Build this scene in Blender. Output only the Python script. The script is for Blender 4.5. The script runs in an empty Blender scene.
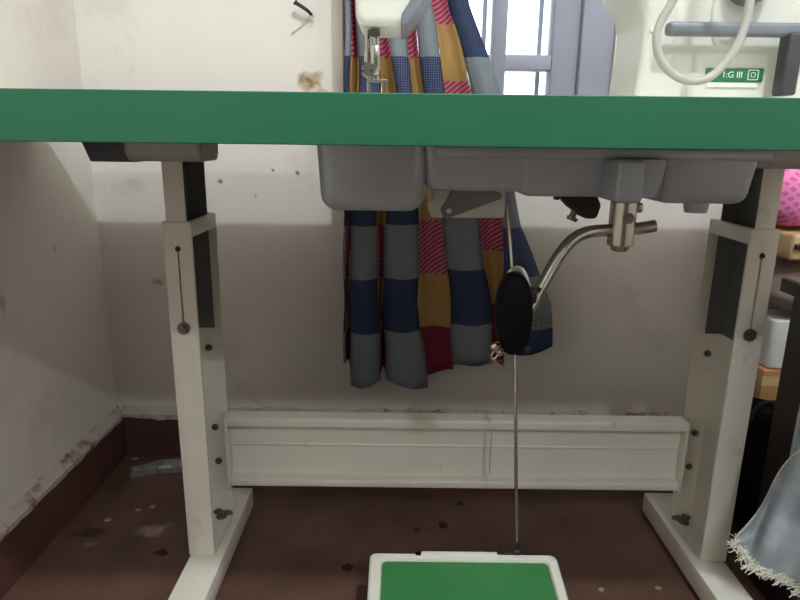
import bpy, bmesh, math, random
from mathutils import Vector, Matrix
random.seed(7)
PI = math.pi
sc = bpy.context.scene
COL = sc.collection

# ------------------------------------------------------------------ camera
cam_data = bpy.data.cameras.new('camera')
cam_data.sensor_width = 36.0
cam_data.lens = 27.9
cam_data.clip_start = 0.02
cam = bpy.data.objects.new('camera', cam_data)
COL.objects.link(cam)
cam.matrix_world = (Matrix.Translation((0, 0, 0.70))
                    @ Matrix.Rotation(PI / 2 - math.radians(14.5), 4, 'X')
                    @ Matrix.Rotation(0.0122, 4, 'Z'))
sc.camera = cam

# ------------------------------------------------------------------ world: bright sky on the window side, dim on the room side
w = bpy.data.worlds.new('world')
sc.world = w
w.use_nodes = True
nt = w.node_tree
nt.nodes.clear()
wo = nt.nodes.new('ShaderNodeOutputWorld')
bg = nt.nodes.new('ShaderNodeBackground')
tc = nt.nodes.new('ShaderNodeTexCoord')
sep = nt.nodes.new('ShaderNodeSeparateXYZ')
mr = nt.nodes.new('ShaderNodeMapRange')
mr.inputs['From Min'].default_value = 0.15
mr.inputs['From Max'].default_value = 0.6
mixc = nt.nodes.new('ShaderNodeMix')
mixc.data_type = 'RGBA'
mixc.inputs['A'].default_value = (0.105, 0.110, 0.114, 1)
mixc.inputs['B'].default_value = (3.6, 3.8, 4.0, 1)
nt.links.new(tc.outputs['Generated'], sep.inputs[0])
nt.links.new(sep.outputs['Y'], mr.inputs['Value'])
nt.links.new(mr.outputs[0], mixc.inputs['Factor'])
nt.links.new(mixc.outputs['Result'], bg.inputs['Color'])
nt.links.new(bg.outputs[0], wo.inputs['Surface'])

# ------------------------------------------------------------------ lights
def lamp(name, kind, loc, energy, color, size, aim=None):
    d = bpy.data.lights.new(name, kind)
    d.energy = energy
    d.color = color
    if kind == 'AREA':
        d.size = size
    else:
        d.shadow_soft_size = size
    o = bpy.data.objects.new(name, d)
    COL.objects.link(o)
    o.location = loc
    if aim:
        o.rotation_euler = (Vector(aim) - Vector(loc)).to_track_quat('-Z', 'Y').to_euler()
    return o
lamp('ceiling_bulb_light', 'POINT', (0.56, -0.55, 2.52), 104, (0.86, 0.945, 1.0), 0.04)
lamp('front_window_light', 'AREA', (0.6, -1.75, 2.27), 15, (0.88, 0.95, 1.0), 0.09, (0.0, 0.9, 0.4))

sc.view_settings.view_transform = 'Standard'
sc.view_settings.look = 'None'
sc.view_settings.gamma = 1.0
sc.view_settings.exposure = 0.0
sc.view_settings.use_curve_mapping = False

# ------------------------------------------------------------------ materials
def lin(c):
    out = []
    for v in c:
        v /= 255.0
        out.append(v / 12.92 if v <= 0.04045 else ((v + 0.055) / 1.055) ** 2.4)
    return out

def nodes_of(name):
    m = bpy.data.materials.new(name)
    m.use_nodes = True
    n = m.node_tree
    return m, n, n.nodes['Principled BSDF']

def mat(name, rgb, rough=0.6, metal=0.0, var=0.12, scale=6.0, bump=0.0, bscale=60.0, spec=0.5, dirt=None, dirt_amt=0.5, dirt_scale=3.0, dirt_edge=(0.55, 0.7)):
    m, n, p = nodes_of(name)
    c = lin(rgb)
    t = n.nodes.new('ShaderNodeTexCoord')
    no = n.nodes.new('ShaderNodeTexNoise')
    no.inputs['Scale'].default_value = scale
    no.inputs['Detail'].default_value = 6
    n.links.new(t.outputs['Object'], no.inputs['Vector'])
    r = n.nodes.new('ShaderNodeValToRGB')
    r.color_ramp.elements[0].position = 0.3
    r.color_ramp.elements[1].position = 0.7
    r.color_ramp.elements[0].color = [x * (1 - var) for x in c] + [1]
    r.color_ramp.elements[1].color = [min(1, x * (1 + var)) for x in c] + [1]
    n.links.new(no.outputs['Fac'], r.inputs[0])
    colour = r.outputs[0]
    if dirt:
        d = n.nodes.new('ShaderNodeTexNoise')
        d.inputs['Scale'].default_value = dirt_scale
        d.inputs['Detail'].default_value = 8
        d.inputs['Roughness'].default_value = 0.65
        n.links.new(t.outputs['Object'], d.inputs['Vector'])
        rr = n.nodes.new('ShaderNodeMapRange')
        rr.inputs['From Min'].default_value = dirt_edge[0]
        rr.inputs['From Max'].default_value = dirt_edge[1]
        rr.inputs['To Max'].default_value = dirt_amt
        n.links.new(d.outputs['Fac'], rr.inputs['Value'])
        mx = n.nodes.new('ShaderNodeMix')
        mx.data_type = 'RGBA'
        n.links.new(rr.outputs[0], mx.inputs['Factor'])
        n.links.new(colour, mx.inputs['A'])
        mx.inputs['B'].default_value = lin(dirt) + [1]
        colour = mx.outputs['Result']
    n.links.new(colour, p.inputs['Base Color'])
    p.inputs['Roughness'].default_value = rough
    p.inputs['Metallic'].default_value = metal
    p.inputs['Specular IOR Level'].default_value = spec
    if bump:
        b = n.nodes.new('ShaderNodeTexNoise')
        b.inputs['Scale'].default_value = bscale
        b.inputs['Detail'].default_value = 5
        n.links.new(t.outputs['Object'], b.inputs['Vector'])
        bp = n.nodes.new('ShaderNodeBump')
        bp.inputs['Strength'].default_value = bump
        bp.inputs['Distance'].default_value = 0.01
        n.links.new(b.outputs['Fac'], bp.inputs['Height'])
        n.links.new(bp.outputs[0], p.inputs['Normal'])
    return m

def add_spots(m, spots):
    """stains with a place of their own: (centre, radius, colour, strength)"""
    n = m.node_tree
    p = n.nodes['Principled BSDF']
    src = p.inputs['Base Color'].links[0].from_socket
    geo = n.nodes.new('ShaderNodeNewGeometry')
    no = n.nodes.new('ShaderNodeTexNoise')
    no.inputs['Scale'].default_value = 38
    no.inputs['Detail'].default_value = 6
    n.links.new(geo.outputs['Position'], no.inputs['Vector'])
    for centre, rad, colour, amt in spots:
        sub = n.nodes.new('ShaderNodeVectorMath'); sub.operation = 'SUBTRACT'
        sub.inputs[1].default_value = centre
        n.links.new(geo.outputs['Position'], sub.inputs[0])
        div = n.nodes.new('ShaderNodeVectorMath'); div.operation = 'DIVIDE'
        div.inputs[1].default_value = rad
        n.links.new(sub.outputs[0], div.inputs[0])
        ln = n.nodes.new('ShaderNodeVectorMath'); ln.operation = 'LENGTH'
        n.links.new(div.outputs[0], ln.inputs[0])
        ad = n.nodes.new('ShaderNodeMath'); ad.operation = 'MULTIPLY_ADD'
        ad.inputs[1].default_value = 1.9
        n.links.new(no.outputs['Fac'], ad.inputs[0])
        n.links.new(ln.outputs['Value'], ad.inputs[2])
        r = n.nodes.new('ShaderNodeMapRange')
        r.inputs['From Min'].default_value = 1.7
        r.inputs['From Max'].default_value = 1.15
        r.inputs['To Max'].default_value = amt
        n.links.new(ad.outputs[0], r.inputs['Value'])
        mx = n.nodes.new('ShaderNodeMix'); mx.data_type = 'RGBA'
        n.links.new(r.outputs[0], mx.inputs['Factor'])
        n.links.new(src, mx.inputs['A'])
        mx.inputs['B'].default_value = lin(colour) + [1]
        src = mx.outputs['Result']
    n.links.new(src, p.inputs['Base Color'])

M = {}
M['wall'] = mat('old_cream_plaster', (224, 218, 210), 0.85, var=0.05, scale=2.5, bump=0.25, bscale=9, spec=0.2,
                dirt=(198, 188, 178), dirt_amt=0.5, dirt_scale=4.5)
add_spots(M['wall'], [((-0.181, 1.28, 0.806), (0.040, 0.1, 0.036), (146, 108, 52), 0.95),
                      ((-0.155, 1.28, 0.785), (0.028, 0.1, 0.016), (150, 120, 75), 0.6),
                      ((-0.555, 1.28, 0.60), (0.05, 0.3, 0.03), (190, 178, 168), 0.5),
                      ((-0.52, 1.28, 0.40), (0.022, 0.1, 0.012), (120, 105, 98), 0.55),
                      ((-0.575, 1.28, 0.655), (0.007, 0.1, 0.012), (110, 95, 88), 0.7),
                      ((-0.2625, 1.28, 0.6366), (0.006, 0.1, 0.006), (60, 52, 46), 0.9),
                      ((-0.213, 1.28, 0.632), (0.008, 0.1, 0.008), (52, 46, 40), 0.95),
                      ((-0.372, 1.28, 0.612), (0.009, 0.1, 0.009), (84, 74, 66), 0.9),
                      ((-0.30, 1.28, 0.585), (0.008, 0.1, 0.016), (120, 110, 100), 0.6),
                      ((-0.62, 0.95, 0.44), (0.1, 0.012, 0.03), (150, 136, 126), 0.5),
                      ((-0.62, 1.12, 0.5), (0.1, 0.012, 0.014), (140, 124, 114), 0.6)])
M['ceiling'] = mat('ceiling_whitewash', (222, 216, 206), 0.9)
M['floor'] = mat('red_oxide_cement', (98, 71, 61), 0.42, var=0.22, scale=5, bump=0.12, bscale=25, spec=0.4,
                 dirt=(74, 58, 46), dirt_amt=0.85, dirt_scale=9, dirt_edge=(0.47, 0.66))
add_spots(M['floor'], [((-0.452, 0.996, 0), (0.052, 0.034, 0.1), (160, 146, 130), 0.5),
                       ((-0.36, 1.02, 0), (0.04, 0.04, 0.1), (140, 118, 106), 0.6),
                       ((-0.56, 0.985, 0), (0.05, 0.03, 0.1), (48, 34, 28), 0.8),
                       ((-0.545, 0.955, 0), (0.018, 0.016, 0.1), (150, 134, 116), 0.6)])
M['skirt'] = mat('red_oxide_skirting', (86, 56, 50), 0.5, var=0.2, scale=8, bump=0.15, bscale=30)
M['skirt_top'] = mat('smeared_white_plaster', (186, 176, 165), 0.85, var=0.1, scale=20, bump=0.6, bscale=45,
                     dirt=(110, 80, 66), dirt_amt=0.8, dirt_scale=22, dirt_edge=(0.52, 0.62))
M['green'] = mat('green_table_edging', (22, 92, 64), 0.45, var=0.06, scale=5, spec=0.5)
M['laminate'] = mat('pale_table_laminate', (205, 208, 196), 0.45, var=0.05)
M['cream_metal'] = mat('cream_painted_steel', (224, 219, 207), 0.42, var=0.04, scale=8, bump=0.04, bscale=40,
                       dirt=(140, 130, 118), dirt_amt=0.45, dirt_scale=14, dirt_edge=(0.62, 0.75))
M['grey_metal'] = mat('grey_painted_steel', (132, 130, 126), 0.45, metal=0.25, var=0.08, scale=14)
M['bracket'] = mat('mid_grey_steel', (160, 159, 156), 0.5, metal=0.2, var=0.08, scale=14)
M['channel_shade'] = mat('channel_shade_grey', (104, 105, 102), 0.6, metal=0.2, var=0.12, scale=22)
M['dark_metal'] = mat('dark_grey_steel', (66, 66, 68), 0.45, metal=0.4, var=0.15, scale=20)
M['pan'] = mat('grey_cast_aluminium', (166, 173, 180), 0.36, metal=0.22, var=0.10, scale=9, bump=0.08, bscale=35)
M['steel'] = mat('bright_steel', (178, 172, 162), 0.24, metal=1.0, var=0.08, scale=30)
M['bolt'] = mat('worn_bolt_steel', (120, 114, 104), 0.4, metal=0.8, var=0.2, scale=90)
M['black'] = mat('dull_black', (5, 5, 6), 0.6, var=0.25, scale=30, bump=0.1, bscale=80, spec=0.12)
M['black_iron'] = mat('black_cast_iron', (44, 42, 42), 0.5, metal=0.4, var=0.2, scale=30)
M['machine'] = mat('cream_machine_enamel', (214, 213, 203), 0.33, var=0.03, scale=4)
M['machine_grey'] = mat('slate_grey_enamel', (112, 116, 124), 0.42, var=0.06, scale=8)
M['tube'] = mat('milky_plastic', (172, 170, 163), 0.4, var=0.04)
M['label_green'] = mat('label_green', (38, 112, 74), 0.4, var=0.03)
M['label_white'] = mat('label_white', (226, 230, 220), 0.5, var=0.02)
M['frame'] = mat('glare_hazed_wood', (154, 156, 170), 0.55, var=0.08, scale=7, bump=0.1, bscale=20)  # window glare haze mixed into the wood colour as blue-grey
M['mat_green'] = mat('green_rubber', (44, 112, 58), 0.5, var=0.10, scale=7, dirt=(70, 122, 80), dirt_amt=0.5, dirt_scale=9)
M['pedal'] = mat('white_pedal_enamel', (216, 214, 202), 0.4, var=0.05, scale=9)
M['wood_dark'] = mat('dark_brown_wood', (38, 30, 28), 0.5, var=0.25, scale=12, bump=0.06)
M['wood_top'] = mat('dull_bench_top', (150, 138, 128), 0.4, var=0.12, scale=12)
M['tan_wood'] = mat('tan_plywood', (196, 164, 116), 0.6, var=0.12, scale=9)
M['card'] = mat('brown_cardboard', (170, 126, 78), 0.8, var=0.10, scale=9)
M['tape'] = mat('pale_packing_tape', (206, 178, 132), 0.3, var=0.05)
M['white_plastic'] = mat('white_plastic', (214, 212, 208), 0.5, var=0.03)
M['mauve'] = mat('mauve_brown_cloth', (180, 158, 150), 0.9, var=0.12, scale=12)
M['cable'] = mat('black_rubber', (30, 26, 24), 0.5)
M['strip'] = mat('dull_galvanised_steel', (168, 166, 162), 0.35, metal=0.6, var=0.2, scale=60, dirt=(110, 100, 88), dirt_amt=0.6, dirt_scale=40)
M['flake'] = mat('white_plaster_flake', (150, 138, 124), 0.9, var=0.15, scale=60)
M['crumb'] = mat('dark_dirt_crumb', (36, 26, 22), 0.9)
M['string'] = mat('thin_string', (196, 190, 176), 0.9)

def cloth(name, c1, c2=None, pattern=None, scale=100.0, amount=0.6, trans=0.35):
    m, n, p = nodes_of(name)
    t = n.nodes.new('ShaderNodeTexCoord')
    no = n.nodes.new('ShaderNodeTexNoise')
    no.inputs['Scale'].default_value = 25
    no.inputs['Detail'].default_value = 5
    n.links.new(t.outputs['Object'], no.inputs['Vector'])
    a = n.nodes.new('ShaderNodeMix'); a.data_type = 'RGBA'
    l1 = lin(c1)
    a.inputs['A'].default_value = [x * 0.88 for x in l1] + [1]
    a.inputs['B'].default_value = [min(1, x * 1.12) for x in l1] + [1]
    n.links.new(no.outputs['Fac'], a.inputs['Factor'])
    colour = a.outputs['Result']
    if pattern:
        mp = n.nodes.new('ShaderNodeMapping')
        n.links.new(t.outputs['Object'], mp.inputs['Vector'])
        fac = None
        if pattern == 'stripe':
            mp.inputs['Rotation'].default_value = (0, math.radians(38), 0)
            dirs = ('Z',)
        elif pattern == 'weave':
            dirs = ('X',)
        elif pattern == 'quilt':
            mp.inputs['Rotation'].default_value = (0, math.radians(40), 0)
            dirs = ('X', 'Z')
        else:
            dirs = ('X', 'Z')
        for d in dirs:
            wv = n.nodes.new('ShaderNodeTexWave')
            wv.wave_type = 'BANDS'
            wv.bands_direction = d
            wv.inputs['Scale'].default_value = scale
            wv.inputs['Distortion'].default_value = 0.8
            wv.inputs['Detail'].default_value = 1
            n.links.new(mp.outputs[0], wv.inputs['Vector'])
            r = n.nodes.new('ShaderNodeMapRange')
            r.inputs['From Min'].default_value = 0.55
            r.inputs['From Max'].default_value = 0.75
            r.inputs['To Max'].default_value = amount
            n.links.new(wv.outputs['Fac'], r.inputs['Value'])
            if fac is None:
                fac = r.outputs[0]
            else:
                mm = n.nodes.new('ShaderNodeMath')
                mm.operation = 'MAXIMUM' if pattern == 'quilt' else 'MULTIPLY'
                n.links.new(fac, mm.inputs[0]); n.links.new(r.outputs[0], mm.inputs[1])
                fac = mm.outputs[0]
        mx = n.nodes.new('ShaderNodeMix'); mx.data_type = 'RGBA'
        n.links.new(fac, mx.inputs['Factor'])
        n.links.new(colour, mx.inputs['A'])
        mx.inputs['B'].default_value = lin(c2) + [1]
        colour = mx.outputs['Result']
    n.links.new(colour, p.inputs['Base Color'])
    p.inputs['Roughness'].default_value = 0.9
    p.inputs['Specular IOR Level'].default_value = 0.15
    if trans:
        tr = n.nodes.new('ShaderNodeBsdfTranslucent')
        n.links.new(colour, tr.inputs['Color'])
        ms = n.nodes.new('ShaderNodeMixShader')
        ms.inputs[0].default_value = trans
        out = n.nodes['Material Output']
        n.links.new(p.outputs[0], ms.inputs[1])
        n.links.new(tr.outputs[0], ms.inputs[2])
        n.links.new(ms.outputs[0], out.inputs['Surface'])
    return m
M['c_grey'] = cloth('grey_woven_patch', (138, 146, 152), (166, 174, 180), 'weave', 90, 0.5)
M['c_navy'] = cloth('navy_woven_patch', (58, 68, 98), (100, 112, 142), 'weave', 90, 0.4)
M['c_check'] = cloth('navy_check_patch', (68, 80, 114), (170, 178, 196), 'check', 75, 0.8)
M['c_pink'] = cloth('pink_stripe_patch', (172, 66, 94), (214, 160, 172), 'stripe', 42, 0.7)
M['c_tan'] = cloth('ochre_patch', (182, 146, 92), (200, 168, 116), 'weave', 60, 0.4)
M['c_crimson'] = cloth('crimson_patch', (134, 44, 68), (160, 80, 94), 'stripe', 60, 0.4)
M['c_print'] = cloth('pale_print_patch', (140, 138, 138), (196, 196, 196), 'check', 30, 0.7)
M['denim'] = cloth('bleached_denim', (192, 200, 206), (222, 226, 228), 'weave', 70, 0.12, trans=0.05)
def bleach(m, colour):
    n = m.node_tree
    p = n.nodes['Principled BSDF']
    src = p.inputs['Base Color'].links[0].from_socket
    t = n.nodes.new('ShaderNodeTexCoord')
    no = n.nodes.new('ShaderNodeTexNoise')
    no.inputs['Scale'].default_value = 22
    no.inputs['Detail'].default_value = 7
    n.links.new(t.outputs['Object'], no.inputs['Vector'])
    r = n.nodes.new('ShaderNodeMapRange')
    r.inputs['From Min'].default_value = 0.42
    r.inputs['From Max'].default_value = 0.62
    n.links.new(no.outputs['Fac'], r.inputs['Value'])
    mx = n.nodes.new('ShaderNodeMix'); mx.data_type = 'RGBA'
    n.links.new(r.outputs[0], mx.inputs['Factor'])
    n.links.new(src, mx.inputs['A'])
    mx.inputs['B'].default_value = lin(colour) + [1]
    n.links.new(mx.outputs['Result'], p.inputs['Base Color'])
bleach(M['denim'], (168, 180, 192))
M['fray'] = mat('white_frayed_thread', (222, 218, 204), 0.9)
M['pink_quilt'] = cloth('pink_quilted_cloth', (236, 108, 176), (250, 176, 214), 'quilt', 26, 0.6, trans=0.1)

def glass():
    m = bpy.data.materials.new('window_glass')
    m.use_nodes = True
    n = m.node_tree
    n.nodes.clear()
    out = n.nodes.new('ShaderNodeOutputMaterial')
    tr = n.nodes.new('ShaderNodeBsdfTransparent')
    tr.inputs[0].default_value = (0.96, 0.98, 0.98, 1)
    gl = n.nodes.new('ShaderNodeBsdfGlossy')
    gl.inputs['Roughness'].default_value = 0.03
    fr = n.nodes.new('ShaderNodeFresnel')
    fr.inputs['IOR'].default_value = 1.45
    ms = n.nodes.new('ShaderNodeMixShader')
    n.links.new(fr.outputs[0], ms.inputs[0])
    n.links.new(tr.outputs[0], ms.inputs[1])
    n.links.new(gl.outputs[0], ms.inputs[2])
    n.links.new(ms.outputs[0], out.inputs['Surface'])
    return m
M['glass'] = glass()

# ------------------------------------------------------------------ mesh helpers (world coordinates)
def box(bm, x0, x1, y0, y1, z0, z1, bev=0.0, seg=2):
    g = bmesh.ops.create_cube(bm, size=1.0)
    vs = g['verts']
    for v in vs:
        v.co = Vector(((x0 + x1) / 2 + v.co.x * (x1 - x0), (y0 + y1) / 2 + v.co.y * (y1 - y0), (z0 + z1) / 2 + v.co.z * (z1 - z0)))
    if bev:
        es = list({e for v in vs for e in v.link_edges})
        bmesh.ops.bevel(bm, geom=es, offset=bev, segments=seg, affect='EDGES', profile=0.5)
    return vs

def cyl(bm, a, b, r, r2=None, seg=20):
    a, b = Vector(a), Vector(b)
    d = b - a
    mtx = Matrix.Translation((a + b) / 2) @ d.to_track_quat('Z', 'Y').to_matrix().to_4x4()
    bmesh.ops.create_cone(bm, cap_ends=True, segments=seg, radius1=r, radius2=r if r2 is None else r2, depth=d.length, matrix=mtx)

def ball(bm, c, r, scale=(1, 1, 1), seg=16):
    mtx = Matrix.Translation(c) @ Matrix.Diagonal((*scale, 1))
    bmesh.ops.create_uvsphere(bm, u_segments=seg, v_segments=seg // 2 + 2, radius=r, matrix=mtx)

def smooth_path(pts, n=6):
    pts = [Vector(p) for p in pts]
    out = []
    for i in range(len(pts) - 1):
        p0 = pts[max(i - 1, 0)]; p1 = pts[i]; p2 = pts[i + 1]; p3 = pts[min(i + 2, len(pts) - 1)]
        for k in range(n):
            t = k / n
            out.append(0.5 * ((2 * p1) + (p2 - p0) * t + (2 * p0 - 5 * p1 + 4 * p2 - p3) * t * t + (3 * p1 - p0 - 3 * p2 + p3) * t ** 3))
    out.append(pts[-1])
    return out

def tube(bm, pts, r, seg=12, n=6):
    pts = smooth_path(pts, n) if n else [Vector(p) for p in pts]
    rings = []
    up = Vector((0.123, 0.9, 0.31)).normalized()
    for i, p in enumerate(pts):
        t = (pts[min(i + 1, len(pts) - 1)] - pts[max(i - 1, 0)]).normalized()
        a = (up - t * up.dot(t))
        a.normalize()
        b = t.cross(a)
        up = a
        rr = r(i / (len(pts) - 1)) if callable(r) else r
        rings.append([bm.verts.new(p + (a * math.cos(2 * PI * k / seg) + b * math.sin(2 * PI * k / seg)) * rr) for k in range(seg)])
    for i in range(len(rings) - 1):
        for k in range(seg):
            bm.faces.new((rings[i][k], rings[i][(k + 1) % seg], rings[i + 1][(k + 1) % seg], rings[i + 1][k]))
    bm.faces.new(rings[0]); bm.faces.new(rings[-1])

def prism(bm, outline, axis, a, b):
    """outline: 2-D points; axis 'y': (x,z) extruded y=a..b; axis 'x': (y,z); axis 'z': (x,y)"""
    def mk(p, d):
        if axis == 'y': return (p[0], d, p[1])
        if axis == 'x': return (d, p[0], p[1])
        return (p[0], p[1], d)
    A = [bm.verts.new(mk(p, a)) for p in outline]
    B = [bm.verts.new(mk(p, b)) for p in outline]
    n = len(outline)
    bm.faces.new(A); bm.faces.new(B)
    for i in range(n):
        bm.faces.new((A[i], A[(i + 1) % n], B[(i + 1) % n], B[i]))

def thing(name, loc, label, cat, group=None):
    o = bpy.data.objects.new(name, None)
    COL.objects.link(o)
    o.location = loc
    o.empty_display_size = 0.05
    tag(o, label, cat, group)
    return o

def tag(o, label, cat, group=None):
    o['label'] = label
    o['category'] = cat
    if group:
        o['group'] = group

def root_loc(o):
    while o.parent:
        o = o.parent
    return o.location.copy()

def build(name, bm, m, parent=None, loc=None, bevel=0.0, seg=2, smooth=True, angle=35, label=None):
    bmesh.ops.recalc_face_normals(bm, faces=bm.faces[:])
    off = root_loc(parent) if parent else Vector(loc or (0, 0, 0))
    bmesh.ops.translate(bm, verts=bm.verts[:], vec=-off)
    me = bpy.data.meshes.new(name)
    bm.to_mesh(me)
    bm.free()
    o = bpy.data.objects.new(name, me)
    COL.objects.link(o)
    for mm in (m if isinstance(m, (list, tuple)) else [m]):
        me.materials.append(mm)
    if parent:
        o.parent = parent
    else:
        o.location = off
    if bevel:
        md = o.modifiers.new('bevel', 'BEVEL')
        md.width = bevel; md.segments = seg; md.limit_method = 'ANGLE'; md.angle_limit = math.radians(30)
    if smooth:
        for p in me.polygons:
            p.use_smooth = True
        me.set_sharp_from_angle(angle=math.radians(angle))
    if label:
        o['label'] = label
    return o

def carve(bm, cutters):
    """boolean difference: bm minus the boxes in cutters; returns a new bmesh"""
    def tmp(b):
        bmesh.ops.recalc_face_normals(b, faces=b.faces[:])
        me = bpy.data.meshes.new('scratch'); b.to_mesh(me); b.free()
        o = bpy.data.objects.new('scratch', me); COL.objects.link(o)
        return o
    a = tmp(bm)
    cs = []
    for c in cutters:
        b = bmesh.new(); box(b, *c)
        o = tmp(b); cs.append(o)
        md = a.modifiers.new('cut', 'BOOLEAN'); md.operation = 'DIFFERENCE'; md.solver = 'EXACT'; md.object = o
    dg = bpy.context.evaluated_depsgraph_get()
    dg.update()
    me = bpy.data.meshes.new_from_object(a.evaluated_get(dg))
    out = bmesh.new(); out.from_mesh(me)
    for o in [a] + cs:
        d = o.data
        bpy.data.objects.remove(o); bpy.data.meshes.remove(d)
    bpy.data.meshes.remove(me)
    return out

def struct(name, bm, m, **k):
    o = build(name, bm, m, **k)
    o['kind'] = 'structure'
    return o
NB = bmesh.new

# ------------------------------------------------------------------ the room
bm = NB(); box(bm, -0.80, 1.65, -2.6, 1.50, -0.08, 0.0)
struct('floor', bm, M['floor'], smooth=False)
bm = NB(); box(bm, -0.80, 1.65, -2.6, 1.50, 2.65, 2.75)
struct('ceiling', bm, M['ceiling'], smooth=False)
bm = NB(); box(bm, -0.80, -0.632, -2.6, 1.29, 0.0, 2.65)
struct('wall_left', bm, M['wall'], smooth=False)
bm = NB(); box(bm, 1.50, 1.65, -2.6, 1.29, 0.0, 2.65)
struct('wall_right', bm, M['wall'], smooth=False)
WX0, WX1, WZ0, WZ1 = -0.118, 0.412, 0.742, 1.72
bm = NB(); box(bm, -0.80, 1.65, 1.29, 1.50, 0.0, 2.65)
bm = carve(bm, [(WX0, WX1, 1.2, 1.6, WZ0, WZ1)])
struct('wall_back', bm, M['wall'], smooth=False)

def skirting(name, along_x):
    bm = NB()
    if along_x: box(bm, -0.616, 1.50, 1.272, 1.289, 0.0, 0.098, 0.003, 1)
    else: box(bm, -0.631, -0.614, -2.6, 1.289, 0.0, 0.098, 0.003, 1)
    s = struct(name, bm, M['skirt'])
    # lumpy smear of white plaster along the top of the skirting
    bm = NB()
    n = 150
    rows = []
    rnd = random.Random(3 if along_x else 5)
    drip = 0
    for i in range(n + 1):
        t = i / n
        drip = 0.6 * drip + 0.4 * rnd.uniform(0, 0.016) + (0.008 if rnd.random() < 0.05 else 0)
        q = 0.0012 + rnd.uniform(0, 0.0018)
        prof = [(0.0, 0.112 + rnd.uniform(-0.002, 0.004)), (0.006 + q, 0.107), (0.017 + q, 0.101), (0.0178 + q * 0.6, 0.0965 - drip * .6), (0.0172, 0.095 - drip * .6), (0.0, 0.095 - drip * .6)]
        row = []
        for d, z in prof:
            if along_x: row.append(bm.verts.new((-0.620 + t * 2.10, 1.290 - d, z)))
            else: row.append(bm.verts.new((-0.632 + d, 1.285 - t * 2.2, z)))
        rows.append(row)
    for i in range(n):
        for k in range(5):
            bm.faces.new((rows[i][k], rows[i][k + 1], rows[i + 1][k + 1], rows[i + 1][k]))
    build('plaster_smear', bm, M['skirt_top'], s)
    return s
skirting('baseboard_back', True)
skirting('baseboard_left', False)

# window
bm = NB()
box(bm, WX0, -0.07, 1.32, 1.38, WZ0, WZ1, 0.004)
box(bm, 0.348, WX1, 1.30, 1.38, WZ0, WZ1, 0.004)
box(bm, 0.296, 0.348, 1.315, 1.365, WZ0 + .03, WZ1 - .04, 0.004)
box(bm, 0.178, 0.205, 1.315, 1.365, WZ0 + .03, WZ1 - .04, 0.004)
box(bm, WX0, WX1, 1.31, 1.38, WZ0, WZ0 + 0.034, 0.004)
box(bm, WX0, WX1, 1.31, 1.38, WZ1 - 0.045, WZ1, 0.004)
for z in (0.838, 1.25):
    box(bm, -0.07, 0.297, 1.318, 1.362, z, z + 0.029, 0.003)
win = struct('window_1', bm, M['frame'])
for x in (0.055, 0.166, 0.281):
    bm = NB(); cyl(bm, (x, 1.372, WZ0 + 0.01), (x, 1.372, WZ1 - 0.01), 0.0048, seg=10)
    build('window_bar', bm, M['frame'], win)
for x0, x1 in ((-0.07, 0.178), (0.205, 0.296)):
    bm = NB(); box(bm, x0, x1, 1.340, 1.343, WZ0 + .03, WZ1 - .04)
    build('pane', bm, M['glass'], win, smooth=False)

# ------------------------------------------------------------------ sewing table
tab = thing('sewing_table', (0.1, 0.9, 0), 'green-edged industrial sewing table with cream steel stand against the wall', 'table')
bm = NB(); box(bm, -0.615, 0.665, 0.482, 1.098, 0.6958, 0.7328)
board = build('tabletop', bm, M['laminate'], tab, smooth=False)
bm = NB(); box(bm, -0.617, 0.667, 0.48, 1.10, 0.6953, 0.7333)
bm = carve(bm, [(-0.6155, 0.6655, 0.4815, 1.0985, 0.6, 0.8)])
build('edge_band', bm, M['green'], board, bevel=0.002, label='green edge band of the tabletop')

XC = 0.098  # stand's middle
def bx(bm, s, u0, u1, *r, **k):
    """box with x mirrored about the stand's middle; u is the distance from the middle"""
    a, b = XC + s * u0, XC + s * u1
    return box(bm, min(a, b), max(a, b), *r, **k)

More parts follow.
